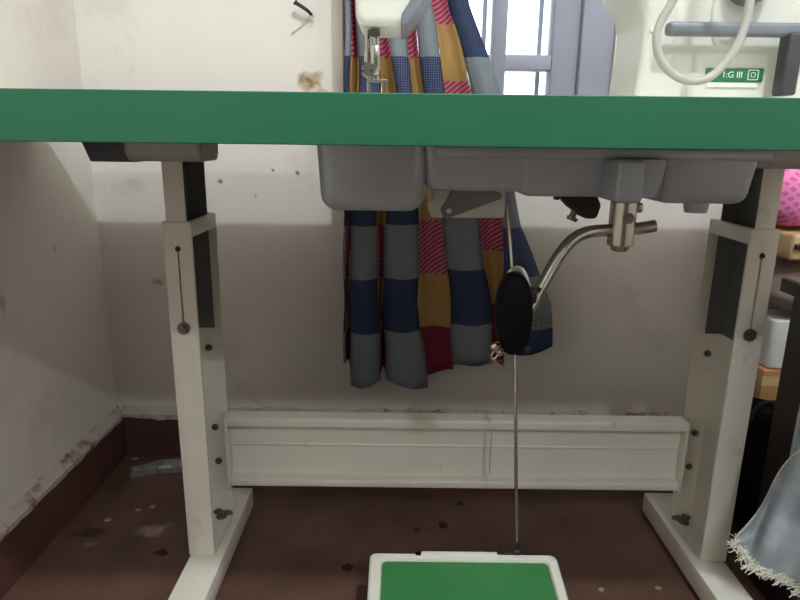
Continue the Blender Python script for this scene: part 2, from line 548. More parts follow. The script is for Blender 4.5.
def make_leg(s):
    bm = NB()
    bx(bm, s, 0.392, 0.434, 0.865, 0.987, 0.045, 0.585, bev=0.003)
    def cb(u0, u1, *r):
        a, b = XC + s * u0, XC + s * u1
        return (min(a, b), max(a, b), *r)
    bm = carve(bm, [cb(0.3985, 0.4305, 0.8685, 0.9835, 0.36, 0.6),        # socket of the inner post
                    cb(0.38, 0.4305, 0.8685, 0.9835, 0.050, 0.563),       # channel open towards the knees
                    cb(0.4112, 0.4142, 0.85, 0.875, 0.432, 0.552)])       # adjusting slot in the front
    leg = build('leg', bm, M['cream_metal'], tab, angle=30)
    bm = NB(); bx(bm, s, 0.3992, 0.4290, 0.8705, 0.968, 0.40, 0.6700, bev=0.002)
    bm = carve(bm, [cb(0.38, 0.4265, 0.874, 0.9655, 0.39, 0.68)])
    ip = build('inner_post', bm, [M['cream_metal'], M['channel_shade']], leg)
    for p in ip.data.polygons:
        p.material_index = 0 if p.normal.y < -0.9 and p.center.y < -0.028 else 1  # all but the front faces darker: channel shade put into the colour
    # adjusting bolt, slot head screw
    x = XC + s * 0.4127
    bm = NB()
    cyl(bm, (x, 0.866, 0.430), (x, 0.862, 0.430), 0.0092, seg=24)
    cyl(bm, (x, 0.862, 0.430), (x, 0.857, 0.430), 0.0062, 0.0055, seg=6)
    build('bolt', bm, M['bolt'], leg, angle=30, label='steel bolt at the foot of the slot')
    bm = NB(); cyl(bm, (x, 0.8665, 0.547), (x, 0.862, 0.547), 0.0045, 0.003, seg=12)
    build('screw', bm, M['black_iron'], leg)
    for u, z in ((0.415, 0.215), (0.413, 0.150), (0.417, 0.36)):
        bm = NB(); xi = XC + s * u
        cyl(bm, (xi, 0.984, z), (xi, 0.981, z), 0.0058, seg=16)
        cyl(bm, (xi, 0.981, z), (xi, 0.9775, z), 0.0036, seg=6)
        build('bolt', bm, M['bolt'], leg, angle=30)
    # mounting bracket under the tabletop
    bm = NB()
    prism(bm, [(0.835, 0.697), (0.835, 0.678), (0.845, 0.668), (0.912, 0.668), (0.92, 0.678), (0.92, 0.697)], 'x', XC + s * 0.362, XC + s * 0.463)
    build('mounting_bracket', bm, M['bracket'], leg, bevel=0.004, seg=3)
    bm = NB()
    prism(bm, [(XC + s * 0.455, 0.697), (XC + s * 0.528, 0.697), (XC + s * 0.517, 0.6665), (XC + s * 0.455, 0.6665)], 'y', 0.852, 0.99)
    build('bracket_wing', bm, M['dark_metal'], leg, bevel=0.002)
    # weld and foot
    bm = NB()
    bx(bm, s, 0.378, 0.433, 0.56, 1.07, 0.006, 0.045, bev=0.003)
    foot = build('foot', bm, M['cream_metal'], tab)
    for y in (0.60, 1.04):
        bm = NB(); bx(bm, s, 0.383, 0.428, y - 0.018, y + 0.018, 0.0, 0.008)
        build('foot_pad', bm, M['black'], foot)
    bm = NB(); bx(bm, s, 0.3865, 0.3915, 0.9535, 0.986, 0.1145, 0.2455)
    build('end_plate', bm, M['cream_metal'], foot, bevel=0.0008)
    bm = NB()
    ball(bm, (XC + s * 0.409, 0.968, 0.050), 0.010, (1, 1.3, 0.7), 10)
    ball(bm, (XC + s * 0.402, 0.976, 0.051), 0.008, (1.3, 0.9, 0.6), 10)
    ball(bm, (XC + s * 0.418, 0.978, 0.052), 0.007, (1.2, 0.9, 0.8), 10)
    build('weld_bead', bm, M['bolt'], foot)
    return leg
make_leg(-1)
make_leg(1)
# crossbar: a pressed channel with rolled lips
prof = [(0.986, 0.252), (0.958, 0.252), (0.955, 0.249), (0.955, 0.238), (0.958, 0.235), (0.972, 0.233),
        (0.9735, 0.199), (0.9715, 0.1975), (0.9715, 0.1955), (0.9735, 0.194), (0.972, 0.141), (0.958, 0.139),
        (0.955, 0.136), (0.955, 0.127), (0.958, 0.124), (0.986, 0.124), (0.986, 0.127), (0.976, 0.130), (0.976, 0.246), (0.986, 0.249)]
prof = [(y, z - 0.0075) for y, z in prof]
bm = NB(); prism(bm, prof, 'x', XC - 0.3865, XC + 0.3865)
cb_ = build('crossbar', bm, M['cream_metal'], tab, bevel=0.0012, seg=2, angle=50)
bm = NB(); box(bm, 0.1592, 0.1600, 0.9712, 0.9745, 0.138, 0.228)
build('seam', bm, M['grey_metal'], cb_)

# ------------------------------------------------------------------ oil pan hung in the table's cutout
pan = thing('oil_pan', (0.14, 0.74, 0.63), 'grey cast metal oil pan hanging under the green tabletop', 'oil pan')
def tapered(bm, x0, x1, y0, y1, z0, z1, ins, bev, seg=4):
    vs = box(bm, x0, x1, y0, y1, z0, z1)
    for v in vs:
        if v.co.z < (z0 + z1) / 2:
            v.co.x += ins if v.co.x < (x0 + x1) / 2 else -ins
            v.co.y += ins if v.co.y < (y0 + y1) / 2 else -ins
    es = [e for v in vs for e in v.link_edges]
    es = list({e for e in es if min(e.verts[0].co.z, e.verts[1].co.z) < (z0 + z1) / 2})
    bmesh.ops.bevel(bm, geom=es, offset=bev, segments=seg, affect='EDGES', profile=0.5)
bm = NB(); tapered(bm, -0.089, 0.0275, 0.650, 0.835, 0.6255, 0.695, 0.004, 0.017, 5)
build('deep_well', bm, M['pan'], pan, angle=45)
bm = NB(); tapered(bm, 0.020, 0.372, 0.656, 0.835, 0.6475, 0.695, 0.006, 0.011, 4)
tapered(bm, 0.265, 0.372, 0.652, 0.835, 0.6375, 0.695, 0.006, 0.012, 4)
tapered(bm, 0.12, 0.30, 0.655, 0.80, 0.643, 0.69, 0.006, 0.010, 4)
build('shallow_tray', bm, M['pan'], pan, angle=45)
bm = NB(); box(bm, 0.034, 0.376, 0.643, 0.84, 0.683, 0.695, 0.004, 3)
build('flange', bm, M['pan'], pan)
bm = NB()
box(bm, 0.2085, 0.2365, 0.612, 0.67, 0.6425, 0.6835, 0.004, 3)
prism(bm, [(0.2365, 0.684), (0.2625, 0.684), (0.2600, 0.664), (0.254, 0.648), (0.2365, 0.645)], 'y', 0.628, 0.665)
build('shaft_boss', bm, M['pan'], pan, bevel=0.002)
bm = NB(); cyl(bm, (0.321, 0.68, 0.64), (0.321, 0.68, 0.627), 0.014, 0.0115, 16)
build('drain_plug', bm, M['pan'], pan)
# black cast trip lever and its screw
bm = NB()
prism(bm, [(0.180, 0.643), (0.214, 0.648), (0.222, 0.632), (0.218, 0.617), (0.205, 0.617), (0.188, 0.629), (0.180, 0.636)], 'y', 0.69, 0.715)
tl = build('trip_lever', bm, M['black_iron'], pan, bevel=0.004, seg=3)
bm = NB()
cyl(bm, (0.196, 0.70, 0.628), (0.192, 0.70, 0.617), 0.004, seg=10)
cyl(bm, (0.1935, 0.70, 0.618), (0.192, 0.70, 0.614), 0.007, 0.006, seg=10)
build('thumb_screw', bm, M['bolt'], tl)
bm = NB(); cyl(bm, (0.1745, 0.70, 0.646), (0.1735, 0.70, 0.637), 0.0045, 0.0035, seg=10)
build('screw', bm, M['black_iron'], tl)

# ------------------------------------------------------------------ knee lifter
kl = thing('knee_lifter', (0.214, 0.632, 0.62), 'bent chrome knee lifter with black oval pad under the pan', 'knee lifter')
bm = NB()
cyl(bm, (0.2268, 0.636, 0.6422), (0.2268, 0.636, 0.597), 0.0132, seg=28)
cyl(bm, (0.2268, 0.636, 0.597), (0.2268, 0.636, 0.591), 0.0098, 0.008, seg=20)
box(bm, 0.2385, 0.2450, 0.630, 0.642, 0.631, 0.641, 0.002)
build('shaft_collar', bm, M['steel'], kl, bevel=0.001, angle=40)
bm = NB()
cyl(bm, (0.2275, 0.6245, 0.6265), (0.2275, 0.6205, 0.6265), 0.0055, seg=16)
build('set_screw', bm, M['bolt'], kl)
bm = NB()
tube(bm, [(0.2609, 0.636, 0.6173), (0.2385, 0.636, 0.6138), (0.2078, 0.636, 0.6120), (0.1902, 0.634, 0.6097), (0.1751, 0.631, 0.6017), (0.1615, 0.627, 0.5850), (0.1498, 0.622, 0.5642), (0.1399, 0.617, 0.5468), (0.1306, 0.612, 0.5297)], 0.0064, 14, 6)
build('bent_rod', bm, M['steel'], kl)
def ellipse_plate(bm, c, rx, rz, y0, y1, tilt, n=36, round_=0.006):
    rings = []
    for y, k in ((y1, 1.0), (y0 + round_, 1.0), (y0 + round_ * 0.35, 0.95), (y0, 0.84)):
        r = []
        for i in range(n):
            a = 2 * PI * i / n
            ex = abs(math.cos(a)) ** 0.85 * (1 if math.cos(a) >= 0 else -1) * rx * k
            ez = abs(math.sin(a)) ** 0.92 * (1 if math.sin(a) >= 0 else -1) * rz * k
            r.append(bm.verts.new((c[0] + ex * math.cos(tilt) - ez * math.sin(tilt), y, c[1] + ex * math.sin(tilt) + ez * math.cos(tilt))))
        rings.append(r)
    for a, b in zip(rings, rings[1:]):
        for i in range(n):
            bm.faces.new((a[i], a[(i + 1) % n], b[(i + 1) % n], b[i]))
    bm.faces.new(rings[0]); bm.faces.new(rings[-1])
bm = NB(); ellipse_plate(bm, (0.1143, 0.532), 0.0186, 0.0425, 0.590, 0.606, 0.03)
build('pad', bm, M['black'], kl, angle=50, label='black oval knee pad')
bm = NB(); ellipse_plate(bm, (0.1175, 0.5385), 0.0155, 0.0410, 0.6055, 0.609, 0.03, round_=0.001)
build('pad_backplate', bm, M['steel'], kl, label='bright metal plate behind the pad')
bm = NB()
box(bm, 0.127, 0.139, 0.607, 0.622, 0.540, 0.556, 0.003)
cyl(bm, (0.139, 0.6145, 0.549), (0.1425, 0.6145, 0.556), 0.003, seg=10)
build('clamp', bm, M['black_iron'], kl)
bm = NB()
cyl(bm, (0.1005, 0.612, 0.494), (0.1025, 0.604, 0.4925), 0.005, seg=12)
ball(bm, (0.0995, 0.606, 0.4945), 0.0055, (1.2, 0.6, 0.9), 10)
ball(bm, (0.1045, 0.606, 0.4885), 0.0035, (1, 0.7, 1), 8)
tube(bm, [(0.098, 0.607, 0.490), (0.095, 0.607, 0.484), (0.098, 0.607, 0.481), (0.102, 0.607, 0.486)], 0.0014, 8, 4)
build('wing_screw', bm, M['steel'], kl)
bm = NB()
ball(bm, (0.1315, 0.607, 0.491), 0.004, (1, 0.8, 1.2), 8)
cyl(bm, (0.1275, 0.607, 0.492), (0.134, 0.607, 0.494), 0.0022, seg=8)
build('screw', bm, M['black_iron'], kl)

# ------------------------------------------------------------------ control box behind the pan
cbx = thing('control_box', (0.1, 0.96, 0.6), 'cream control box behind the oil pan with grey lever', 'control box')
bm = NB(); box(bm, 0.044, 0.154, 0.925, 1.03, 0.588, 0.695, 0.004)
build('housing', bm, M['machine'], cbx)
bm = NB(); box(bm, 0.0405, 0.0455, 0.918, 1.0, 0.612, 0.68, 0.001)
build('side_tab', bm, M['tape'], cbx, label='pale yellow tab on the left edge')
bm = NB()
prism(bm, [(0.0565, 0.601), (0.058, 0.607), (0.063, 0.612), (0.078, 0.640), (0.115, 0.640), (0.143, 0.627), (0.146, 0.620), (0.075, 0.5925), (0.068, 0.5895), (0.061, 0.5915)], 'y', 0.900, 0.909)
lev = build('lever', bm, M['grey_metal'], cbx, bevel=0.002)
bm = NB(); cyl(bm, (0.069, 0.901, 0.6015), (0.069, 0.896, 0.6015), 0.0045, 0.003, seg=14)
build('pivot_screw', bm, M['label_white'], lev)
bm = NB(); cyl(bm, (0.069, 0.905, 0.6015), (0.069, 0.926, 0.6015), 0.006, seg=14)
build('pivot_pin', bm, M['bolt'], lev)
bm = NB()
box(bm, 0.083, 0.14, 0.893, 0.901, 0.631, 0.648, 0.003)
cyl(bm, (0.097, 0.895, 0.636), (0.097, 0.888, 0.636), 0.005, seg=10)
cyl(bm, (0.122, 0.895, 0.637), (0.122, 0.888, 0.637), 0.005, seg=10)
build('linkage', bm, M['black_iron'], lev)

# ------------------------------------------------------------------ treadle
tr = thing('foot_treadle', (0.098, 0.68, 0.03), 'white treadle with green tread plate and pull rod above red floor', 'treadle')
def round_rect(x0, x1, y0, y1, r, n=6):
    pts = []
    for cx, cy, a0 in ((x1 - r, y1 - r, 0), (x0 + r, y1 - r, 90), (x0 + r, y0 + r, 180), (x1 - r, y0 + r, 270)):
        for k in range(n + 1):
            a = math.radians(a0 + 90 * k / n)
            pts.append((cx + r * math.cos(a), cy + r * math.sin(a)))
    return pts
tilt = Matrix.Translation((0, 0.803, 0.103)) @ Matrix.Rotation(math.radians(9), 4, 'X') @ Matrix.Translation((0, -0.803, -0.100))
def tilted(bm):
    bmesh.ops.transform(bm, matrix=tilt, verts=bm.verts[:])
bm = NB()
outer = round_rect(-0.040, 0.2375, 0.575, 0.803, 0.010)
inner = round_rect(-0.022, 0.2225, 0.594, 0.7905, 0.008)
n = len(outer)
lo = [bm.verts.new((*p, 0.080)) for p in outer]
o1 = [bm.verts.new((*p, 0.097)) for p in outer]
o2 = [bm.verts.new((p[0] + (0.003 if p[0] < 0.1 else -0.003), p[1] + (0.003 if p[1] < 0.69 else -0.003), 0.100)) for p in outer]
i1 = [bm.verts.new((p[0] + (-0.002 if p[0] < 0.1 else 0.002), p[1] + (-0.002 if p[1] < 0.69 else 0.002), 0.100)) for p in inner]
i2 = [bm.verts.new((*p, 0.097)) for p in inner]
i3 = [bm.verts.new((*p, 0.080)) for p in inner]
for A, B in ((lo, o1), (o1, o2), (o2, i1), (i1, i2), (i2, i3), (i3, lo)):
    for k in range(n):
        bm.faces.new((A[k], A[(k + 1) % n], B[(k + 1) % n], B[k]))
tilted(bm)
fr = build('frame', bm, M['pedal'], tr, angle=40, label='white metal frame of the treadle')
bm = NB(); prism(bm, round_rect(-0.0225, 0.2230, 0.5935, 0.7910, 0.008), 'z', 0.086, 0.0945)
tilted(bm)
build('tread_plate', bm, M['mat_green'], tr, angle=40, label='green rubber tread plate')
bm = NB(); box(bm, 0.0365, 0.150, 0.796, 0.8055, 0.092, 0.1012, 0.002)
tilted(bm)
build('rear_strip', bm, M['pedal'], fr)
bm = NB(); box(bm, 0.0275, 0.036, 0.797, 0.8045, 0.0935, 0.1008, 0.001)
tilted(bm)
build('rubber_stop', bm, M['black'], fr)
# pivot bar across to the feet, out of sight below the plate
bm = NB(); cyl(bm, (-0.28, 0.68, 0.058), (0.476, 0.68, 0.058), 0.008, seg=14)
for x in (0.0, 0.2):
    box(bm, x - 0.008, x + 0.008, 0.668, 0.692, 0.052, 0.071)
build('pivot_bar', bm, M['dark_metal'], tr)
bm = NB()
tube(bm, [(0.1800, 0.807, 0.104), (0.1775, 0.815, 0.160), (0.1710, 0.84, 0.32), (0.1655, 0.868, 0.47), (0.1520, 0.897, 0.616)], 0.0026, 10, 4)
rod = build('pull_rod', bm, M['steel'], tr, label='thin steel rod running up from the treadle')
bm = NB()
ball(bm, (0.1798, 0.806, 0.1045), 0.008, (1.2, 0.9, 0.8), 12)
cyl(bm, (0.1798, 0.806, 0.108), (0.1793, 0.808, 0.119), 0.0045, seg=10)
tube(bm, [(0.172, 0.804, 0.104), (0.160, 0.804, 0.102), (0.156, 0.804, 0.113)], 0.002, 8, 4)
build('ball_joint', bm, M['black_iron'], rod)
bm = NB(); cyl(bm, (0.1665, 0.8665, 0.462), (0.1658, 0.8685, 0.482), 0.0042, seg=10)
build('rod_coupling', bm, M['bolt'], rod)

# ------------------------------------------------------------------ sewing machine
mc = thing('sewing_machine', (0.2, 0.79, 0.735), 'cream industrial sewing machine standing on the green-edged table', 'sewing machine')
def arc(cx, cz, r, a0, a1, n=7):
    return [(cx + r * math.cos(math.radians(a0 + (a1 - a0) * k / n)), cz + r * math.sin(math.radians(a0 + (a1 - a0) * k / n))) for k in range(n + 1)]
outl = [(-0.0535, 0.98), (-0.0535, 0.842)] + arc(-0.0405, 0.8365, 0.013, 180, 270, 4) + [(-0.0005, 0.8235), (0.006, 0.828), (0.0255, 0.856), (0.034, 0.870)]
outl += [(0.06, 0.876), (0.230, 0.876)] + [(0.244, 0.872), (0.260, 0.852), (0.2670, 0.838), (0.2685, 0.827), (0.2685, 0.80), (0.2645, 0.742)]
outl += [(0.49, 0.742), (0.49, 0.985), (0.47, 1.005), (-0.035, 1.005)]
bm = NB(); prism(bm, outl, 'y', 0.745, 0.845)
body = build('body', bm, M['machine'], mc, bevel=0.009, seg=5, angle=60)
bm = NB(); box(bm, -0.10, 0.50, 0.725, 0.86, 0.7345, 0.747, 0.002)
build('bed', bm, M['machine'], mc)
# face screws / nameplate recess on the pillar
bm = NB(); cyl(bm, (0.278, 0.746, 0.822), (0.278, 0.743, 0.822), 0.003, seg=12)
build('screw', bm, M['label_white'], body)
# slate grey strip added for the shaded side face between head and arm
bm = NB()
prism(bm, [(-0.0030, 0.8225), (0.0042, 0.8235), (0.0275, 0.8530), (0.0400, 0.8780), (0.030, 0.8780), (0.0130, 0.8580), (-0.0018, 0.8350)], 'y', 0.742, 0.842)
build('shaded_head_face', bm, M['machine_grey'], mc, bevel=0.002)
# needle bar, presser bar, presser foot
bm = NB()
cyl(bm, (-0.0415, 0.78, 0.84), (-0.0415, 0.78, 0.80), 0.0032, seg=12)
cyl(bm, (-0.0415, 0.78, 0.80), (-0.0415, 0.78, 0.788), 0.0045, seg=12)
cyl(bm, (-0.0415, 0.78, 0.79), (-0.0415, 0.78, 0.748), 0.0011, seg=8)
build('needle_bar', bm, M['steel'], mc)
bm = NB(); box(bm, -0.040, -0.0265, 0.757, 0.775, 0.8150, 0.8210, 0.002)
build('needle_guard', bm, M['dark_metal'], mc)
bm = NB()
cyl(bm, (-0.0315, 0.775, 0.84), (-0.0315, 0.775, 0.765), 0.0042, seg=14)
box(bm, -0.0375, -0.0275, 0.762, 0.774, 0.772, 0.805, 0.002)
pb = build('presser_bar', bm, M['steel'], mc)
bm = NB()
cyl(bm, (-0.0395, 0.764, 0.7775), (-0.0395, 0.757, 0.7775), 0.0085, 0.0075, seg=18)
build('tension_disc', bm, M['steel'], pb)
for x in (-0.0465, -0.0365):
    bm = NB(); cyl(bm, (x, 0.7575, 0.776), (x, 0.7545, 0.776), 0.0014, seg=10)
    build('pin', bm, M['black_iron'], pb)
bm = NB()
box(bm, -0.0415, -0.0170, 0.757, 0.766, 0.7648, 0.7675, 0.0008)
box(bm, -0.0405, -0.0380, 0.757, 0.766, 0.7473, 0.7655)
box(bm, -0.0198, -0.0172, 0.757, 0.766, 0.7473, 0.7655)
build('presser_foot', bm, M['bolt'], mc)
# reverse lever
bm = NB()
box(bm, 0.2845, 0.470, 0.716, 0.732, 0.8125, 0.8265, 0.0045, 3)
cyl(bm, (0.37, 0.73, 0.8195), (0.37, 0.75, 0.8195), 0.006, seg=12)
rl = build('reverse_lever', bm, M['machine_grey'], mc, label='slate grey T-shaped lever across the pillar')
bm = NB()
vs = box(bm, 0.4135, 0.4300, 0.713, 0.734, 0.7520, 0.816, 0.003, 3)
build('lever_grip', bm, M['dark_metal'], rl)
bm = NB(); cyl(bm, (0.366, 0.7165, 0.8265), (0.366, 0.722, 0.8292), 0.0025, seg=8)
build('screw', bm, M['black_iron'], rl)
# stitch dial
bm = NB()
cyl(bm, (0.3745, 0.748, 0.872), (0.3745, 0.722, 0.872), 0.0265, 0.0245, seg=36)
build('stitch_dial', bm, M['machine_grey'], mc, bevel=0.002, angle=40)
# oval boss behind lever and dial
bm = NB(); ellipse_plate(bm, (0.364, 0.840), 0.024, 0.040, 0.741, 0.747, 0.0, round_=0.004)
build('pillar_boss', bm, M['machine'], mc, angle=50)
bm = NB(); box(bm, 0.3020, 0.3110, 0.7445, 0.748, 0.775, 0.872, 0.001)
build('pillar_rib', bm, M['machine'], mc)
# label plate
bm = NB(); box(bm, 0.3425, 0.4075, 0.7425, 0.747, 0.7680, 0.7825, 0.0008)
lp = build('label_plate', bm, M['label_green'], mc, label='green label with white lettering')
bm = NB(); box(bm, 0.345, 0.402, 0.7432, 0.747, 0.7622, 0.7670)
build('white_strip', bm, M['label_white'], lp)
def lettering(body_, size, loc, m, parent):
    cu = bpy.data.curves.new('lettering', 'FONT')
    cu.body = body_; cu.size = size; cu.extrude = 0.0003; cu.align_x = 'LEFT'
    t = bpy.data.objects.new('lettering', cu); COL.objects.link(t)
    dg = bpy.context.evaluated_depsgraph_get(); dg.update()
    me = bpy.data.meshes.new_from_object(t.evaluated_get(dg))
    bpy.data.objects.remove(t); bpy.data.curves.remove(cu)
    b = NB(); b.from_mesh(me); bpy.data.meshes.remove(me)
    bmesh.ops.transform(b, matrix=Matrix.Translation(loc) @ Matrix.Rotation(PI / 2, 4, 'X'), verts=b.verts[:])
    return build('lettering', b, m, parent, smooth=False)
lettering('1:G III', 0.0095, (0.3600, 0.7422, 0.7722), M['label_white'], lp)
bm = NB()
for x0, x1, z0, z1 in ((0.3895, 0.4015, 0.7820, 0.7830), (0.3895, 0.4015, 0.7718, 0.7728), (0.3895, 0.3905, 0.7718, 0.7830), (0.4005, 0.4015, 0.7718, 0.7830),
                       (0.3930, 0.3980, 0.7793, 0.7800), (0.3930, 0.3980, 0.7748, 0.7755), (0.3930, 0.3937, 0.7748, 0.7800), (0.3973, 0.3980, 0.7748, 0.7800)):
    box(bm, x0, x1, 0.7419, 0.7426, z0 - 0.002, z1 - 0.002)
build('square_mark', bm, M['label_white'], lp, smooth=False)
# hand wheel at the right end
bm = NB(); cyl(bm, (0.49, 0.795, 0.90), (0.535, 0.795, 0.90), 0.065, 0.06, seg=40)
build('hand_wheel', bm, M['machine_grey'], mc, bevel=0.006, seg=3, angle=40)

bm = NB()
tube(bm, [(0.283, 0.742, 0.955), (0.282, 0.70, 0.945), (0.275, 0.663, 0.900), (0.2665, 0.66, 0.845), (0.2530, 0.66, 0.815), (0.2510, 0.66, 0.798), (0.2560, 0.66, 0.782), (0.266, 0.66, 0.7705), (0.280, 0.66, 0.7625),
          (0.2955, 0.66, 0.7605), (0.3100, 0.66, 0.7655), (0.3225, 0.66, 0.779), (0.3320, 0.66, 0.796), (0.3375, 0.66, 0.822), (0.3370, 0.66, 0.86), (0.334, 0.665, 0.92), (0.330, 0.69, 0.955), (0.329, 0.742, 0.965)], 0.0041, 14, 5)
h = build('plastic_tube', bm, M['tube'], loc=(0.295, 0.66, 0.76))
tag(h, 'milky plastic tube looping in front of the cream machine pillar', 'tube')

# ------------------------------------------------------------------ patchwork curtain
CZ = [1.30, 0.9402, 0.7796, 0.5379, 0.3897, 0.2000]
PX = [  # boundary pixel-free x positions (metres) at the heights CZ
    (-0.104, -0.1042, -0.1059, -0.1102, -0.1118, -0.1132),
    (-0.096, -0.0955, -0.0969, -0.1064, -0.1098, -0.1090),
    (-0.085, -0.0845, -0.0788, -0.0985, -0.0997, -0.0985),
    (-0.050, -0.0555, -0.0385, -0.0460, -0.0440, -0.0370),
    (-0.020, -0.0330, -0.0115, -0.0290, -0.0340, -0.0245),
    (0.000,  0.0025,  0.0157,  0.0350,  0.0335,  0.0620),
    (0.012,  0.0152,  0.0415,  0.0820,  0.1005,  0.1130),
    (0.045,  0.0480,  0.0800,  0.1490,  0.1810,  0.1950),
    (0.072,  0.0800,  0.1300,  0.1960,  0.2100,  0.2190),
    (0.105,  0.1150,  0.1815,  0.2320,  0.3010,  0.3220)]
HEM = [0.252, 0.250, 0.214, 0.232, 0.214, 0.238, 0.256, 0.262, 0.290]
ROWS = [1.29, 1.1838, 1.0636, 0.9504, 0.8452, 0.7478, 0.6443, 0.5379, 0.4326, 0.3227, 0.2055, 0.1]
SHIFT = [0, 0, 0, 0, 0.004, 0.010, 0.022, 0.058, 0]
mats = ['c_grey', 'c_navy', 'c_pink', 'c_tan', 'c_crimson', 'c_check', 'c_print']
def xat(b, z):
    for i in range(len(CZ) - 1):
        if z >= CZ[i + 1] or i == len(CZ) - 2:
            t = (CZ[i] - z) / (CZ[i] - CZ[i + 1])
            return PX[b][i] + (PX[b][i + 1] - PX[b][i]) * t
def patch(c, r):
    if c in (2, 4, 6) and r == 4:
        return 5
    if c in (0, 2, 4, 6):
        return 0 if (r % 2 == 1) == (True) else 1
    if c == 8:
        return [1, 0, 1, 1, 0, 5, 0, 5, 0, 1, 1][r]
    return [2, 3, 4, 2, 3, 2, 3, 2, 3, 4, 2][r]
bm = NB()
NU = 7
for c in range(9):
    zs = [1.30] + [z for z in ROWS]
    fine = []
    for r in range(len(ROWS) - 1):
        za, zb = ROWS[r] + SHIFT[c] * (1 if ROWS[r] < 0.7 or c == 7 else 0), ROWS[r + 1] + SHIFT[c] * (1 if ROWS[r + 1] < 0.7 or c == 7 else 0)
        if c == 8 and r >= 7:
            za, zb = [(0.5379, 0.4446), (0.4446, 0.368), (0.368, 0.336), (0.336, 0.25)][r - 7]
        steps = 7
        for k in range(steps):
            a, b = za + (zb - za) * k / steps, za + (zb - za) * (k + 1) / steps
            a, b = min(a, 1.29), min(b, 1.29)
            if a <= HEM[c] or a - b < 1e-5:
                continue
            fine.append((a, max(b, HEM[c]), r))
    grid = {}
    def vert(k, z, key):
        if key in grid: return grid[key]
        u = k / NU
        x0, x1 = xat(c, z), xat(c + 1, z)
        depth = (x1 - x0)
        amp = min(0.022, 0.25 * depth + 0.004)
        y = 1.2 + (-amp if c % 2 == 0 else 0.030 if c < 5 else 0.018) * math.sin(PI * u)
        y += 0.004 * math.sin(z * 21 + c * 1.7 + u)
        x = x0 + (x1 - x0) * u + 0.0015 * math.sin(z * 37 + c)
        zz = z
        if z <= HEM[c] + 1e-6:
            zz = z + (0.010 * math.sin(c * 2.1 + u * 2.6))
        v = bm.verts.new((x, y, zz))
        grid[key] = v
        return v
    for (a, b, r) in fine:
        for k in range(NU):
            f = bm.faces.new((vert(k, a, (k, round(a, 5))), vert(k + 1, a, (k + 1, round(a, 5))), vert(k + 1, b, (k + 1, round(b, 5))), vert(k, b, (k, round(b, 5)))))
            mi = patch(c, r)
            if c == 8 and r == 9: mi = 6
            if c == 8 and r == 10: mi = 1
            f.material_index = mi
            f.smooth = True
for v in bm.verts: v.co -= Vector((0.05, 1.2, 1.30))
me = bpy.data.meshes.new('patchwork_curtain'); bm.to_mesh(me); bm.free()
cur = bpy.data.objects.new('patchwork_curtain', me); COL.objects.link(cur)
cur.location = (0.05, 1.2, 1.30)
for k in mats: me.materials.append(M[k])
md = cur.modifiers.new('thickness', 'SOLIDIFY'); md.thickness = 0.0014
tag(cur, 'patchwork curtain of grey navy pink and ochre squares hanging behind the table', 'curtain')
bm = NB()
cyl(bm, (-0.16, 1.2, 1.2975), (0.46, 1.2, 1.2975), 0.006, seg=14)
for x in (-0.15, 0.45):
    cyl(bm, (x, 1.2, 1.2975), (x, 1.291, 1.2975), 0.005, seg=10)
r_ = build('curtain_rod', bm, M['bolt'], loc=(0.15, 1.29, 1.306))
tag(r_, 'thin metal curtain rod fixed above the window', 'curtain rod')

# ------------------------------------------------------------------ nail with string on the wall
nl = thing('wall_nail', (-0.178, 1.29, 0.930), 'bent nail trailing a string in the cream wall', 'nail')
bm = NB(); tube(bm, [(-0.175, 1.291, 0.929), (-0.176, 1.279, 0.929), (-0.184, 1.272, 0.936), (-0.2035, 1.270, 0.9475)], lambda t: 0.0026 + 0.0012 * t, 10, 4)
cyl(bm, (-0.2025, 1.2705, 0.9468), (-0.2055, 1.2695, 0.9490), 0.0048, seg=10)
build('nail_shank', bm, M['black_iron'], nl)
bm = NB(); tube(bm, [(-0.176, 1.279, 0.928), (-0.185, 1.284, 0.921), (-0.200, 1.286, 0.907), (-0.216, 1.286, 0.8965)], 0.0011, 6, 4)
tube(bm, [(-0.174, 1.279, 0.929), (-0.176, 1.277, 0.920), (-0.171, 1.278, 0.923), (-0.173, 1.279, 0.932)], 0.0011, 6, 4)
build('string', bm, M['string'], nl)

# ------------------------------------------------------------------ floor things
st = thing('metal_strip', (-0.5, 1.22, 0), 'bent steel channel strip lying on floor behind the left leg', 'metal strip')
bm = NB()
A, B, Cc = Vector((-0.568, 1.186, 0)), Vector((-0.515, 1.212, 0)), Vector((-0.37, 1.232, 0))
def strip_box(bm, p, q, wd, z0, z1, wd2=None):
    d = (q - p).normalized(); nrm = Vector((-d.y, d.x, 0))
    wd2 = wd if wd2 is None else wd2
    vs = []
    for z in (z0, z1):
        for (pt, ww) in ((p, wd), (q, wd2)):
            for sgn in (-1, 1):
                vs.append(bm.verts.new(pt + nrm * ww * sgn + Vector((0, 0, z))))
    for f in ((0, 1, 3, 2), (4, 5, 7, 6), (0, 1, 5, 4), (2, 3, 7, 6), (0, 2, 6, 4), (1, 3, 7, 5)):
        bm.faces.new([vs[i] for i in f])
strip_box(bm, A, B, 0.010, 0.001, 0.003, 0.020)
strip_box(bm, B, Cc, 0.020, 0.001, 0.003)
d2 = (Cc - B).normalized(); n2 = Vector((-d2.y, d2.x, 0))
for sgn in (-1, 1):
    strip_box(bm, A + n2 * sgn * 0.010, B + n2 * sgn * 0.020, 0.0012, 0.001, 0.012)
    strip_box(bm, B + n2 * sgn * 0.020, Cc + n2 * sgn * 0.020, 0.0012, 0.001, 0.012)
build('channel', bm, M['strip'], st, smooth=False)
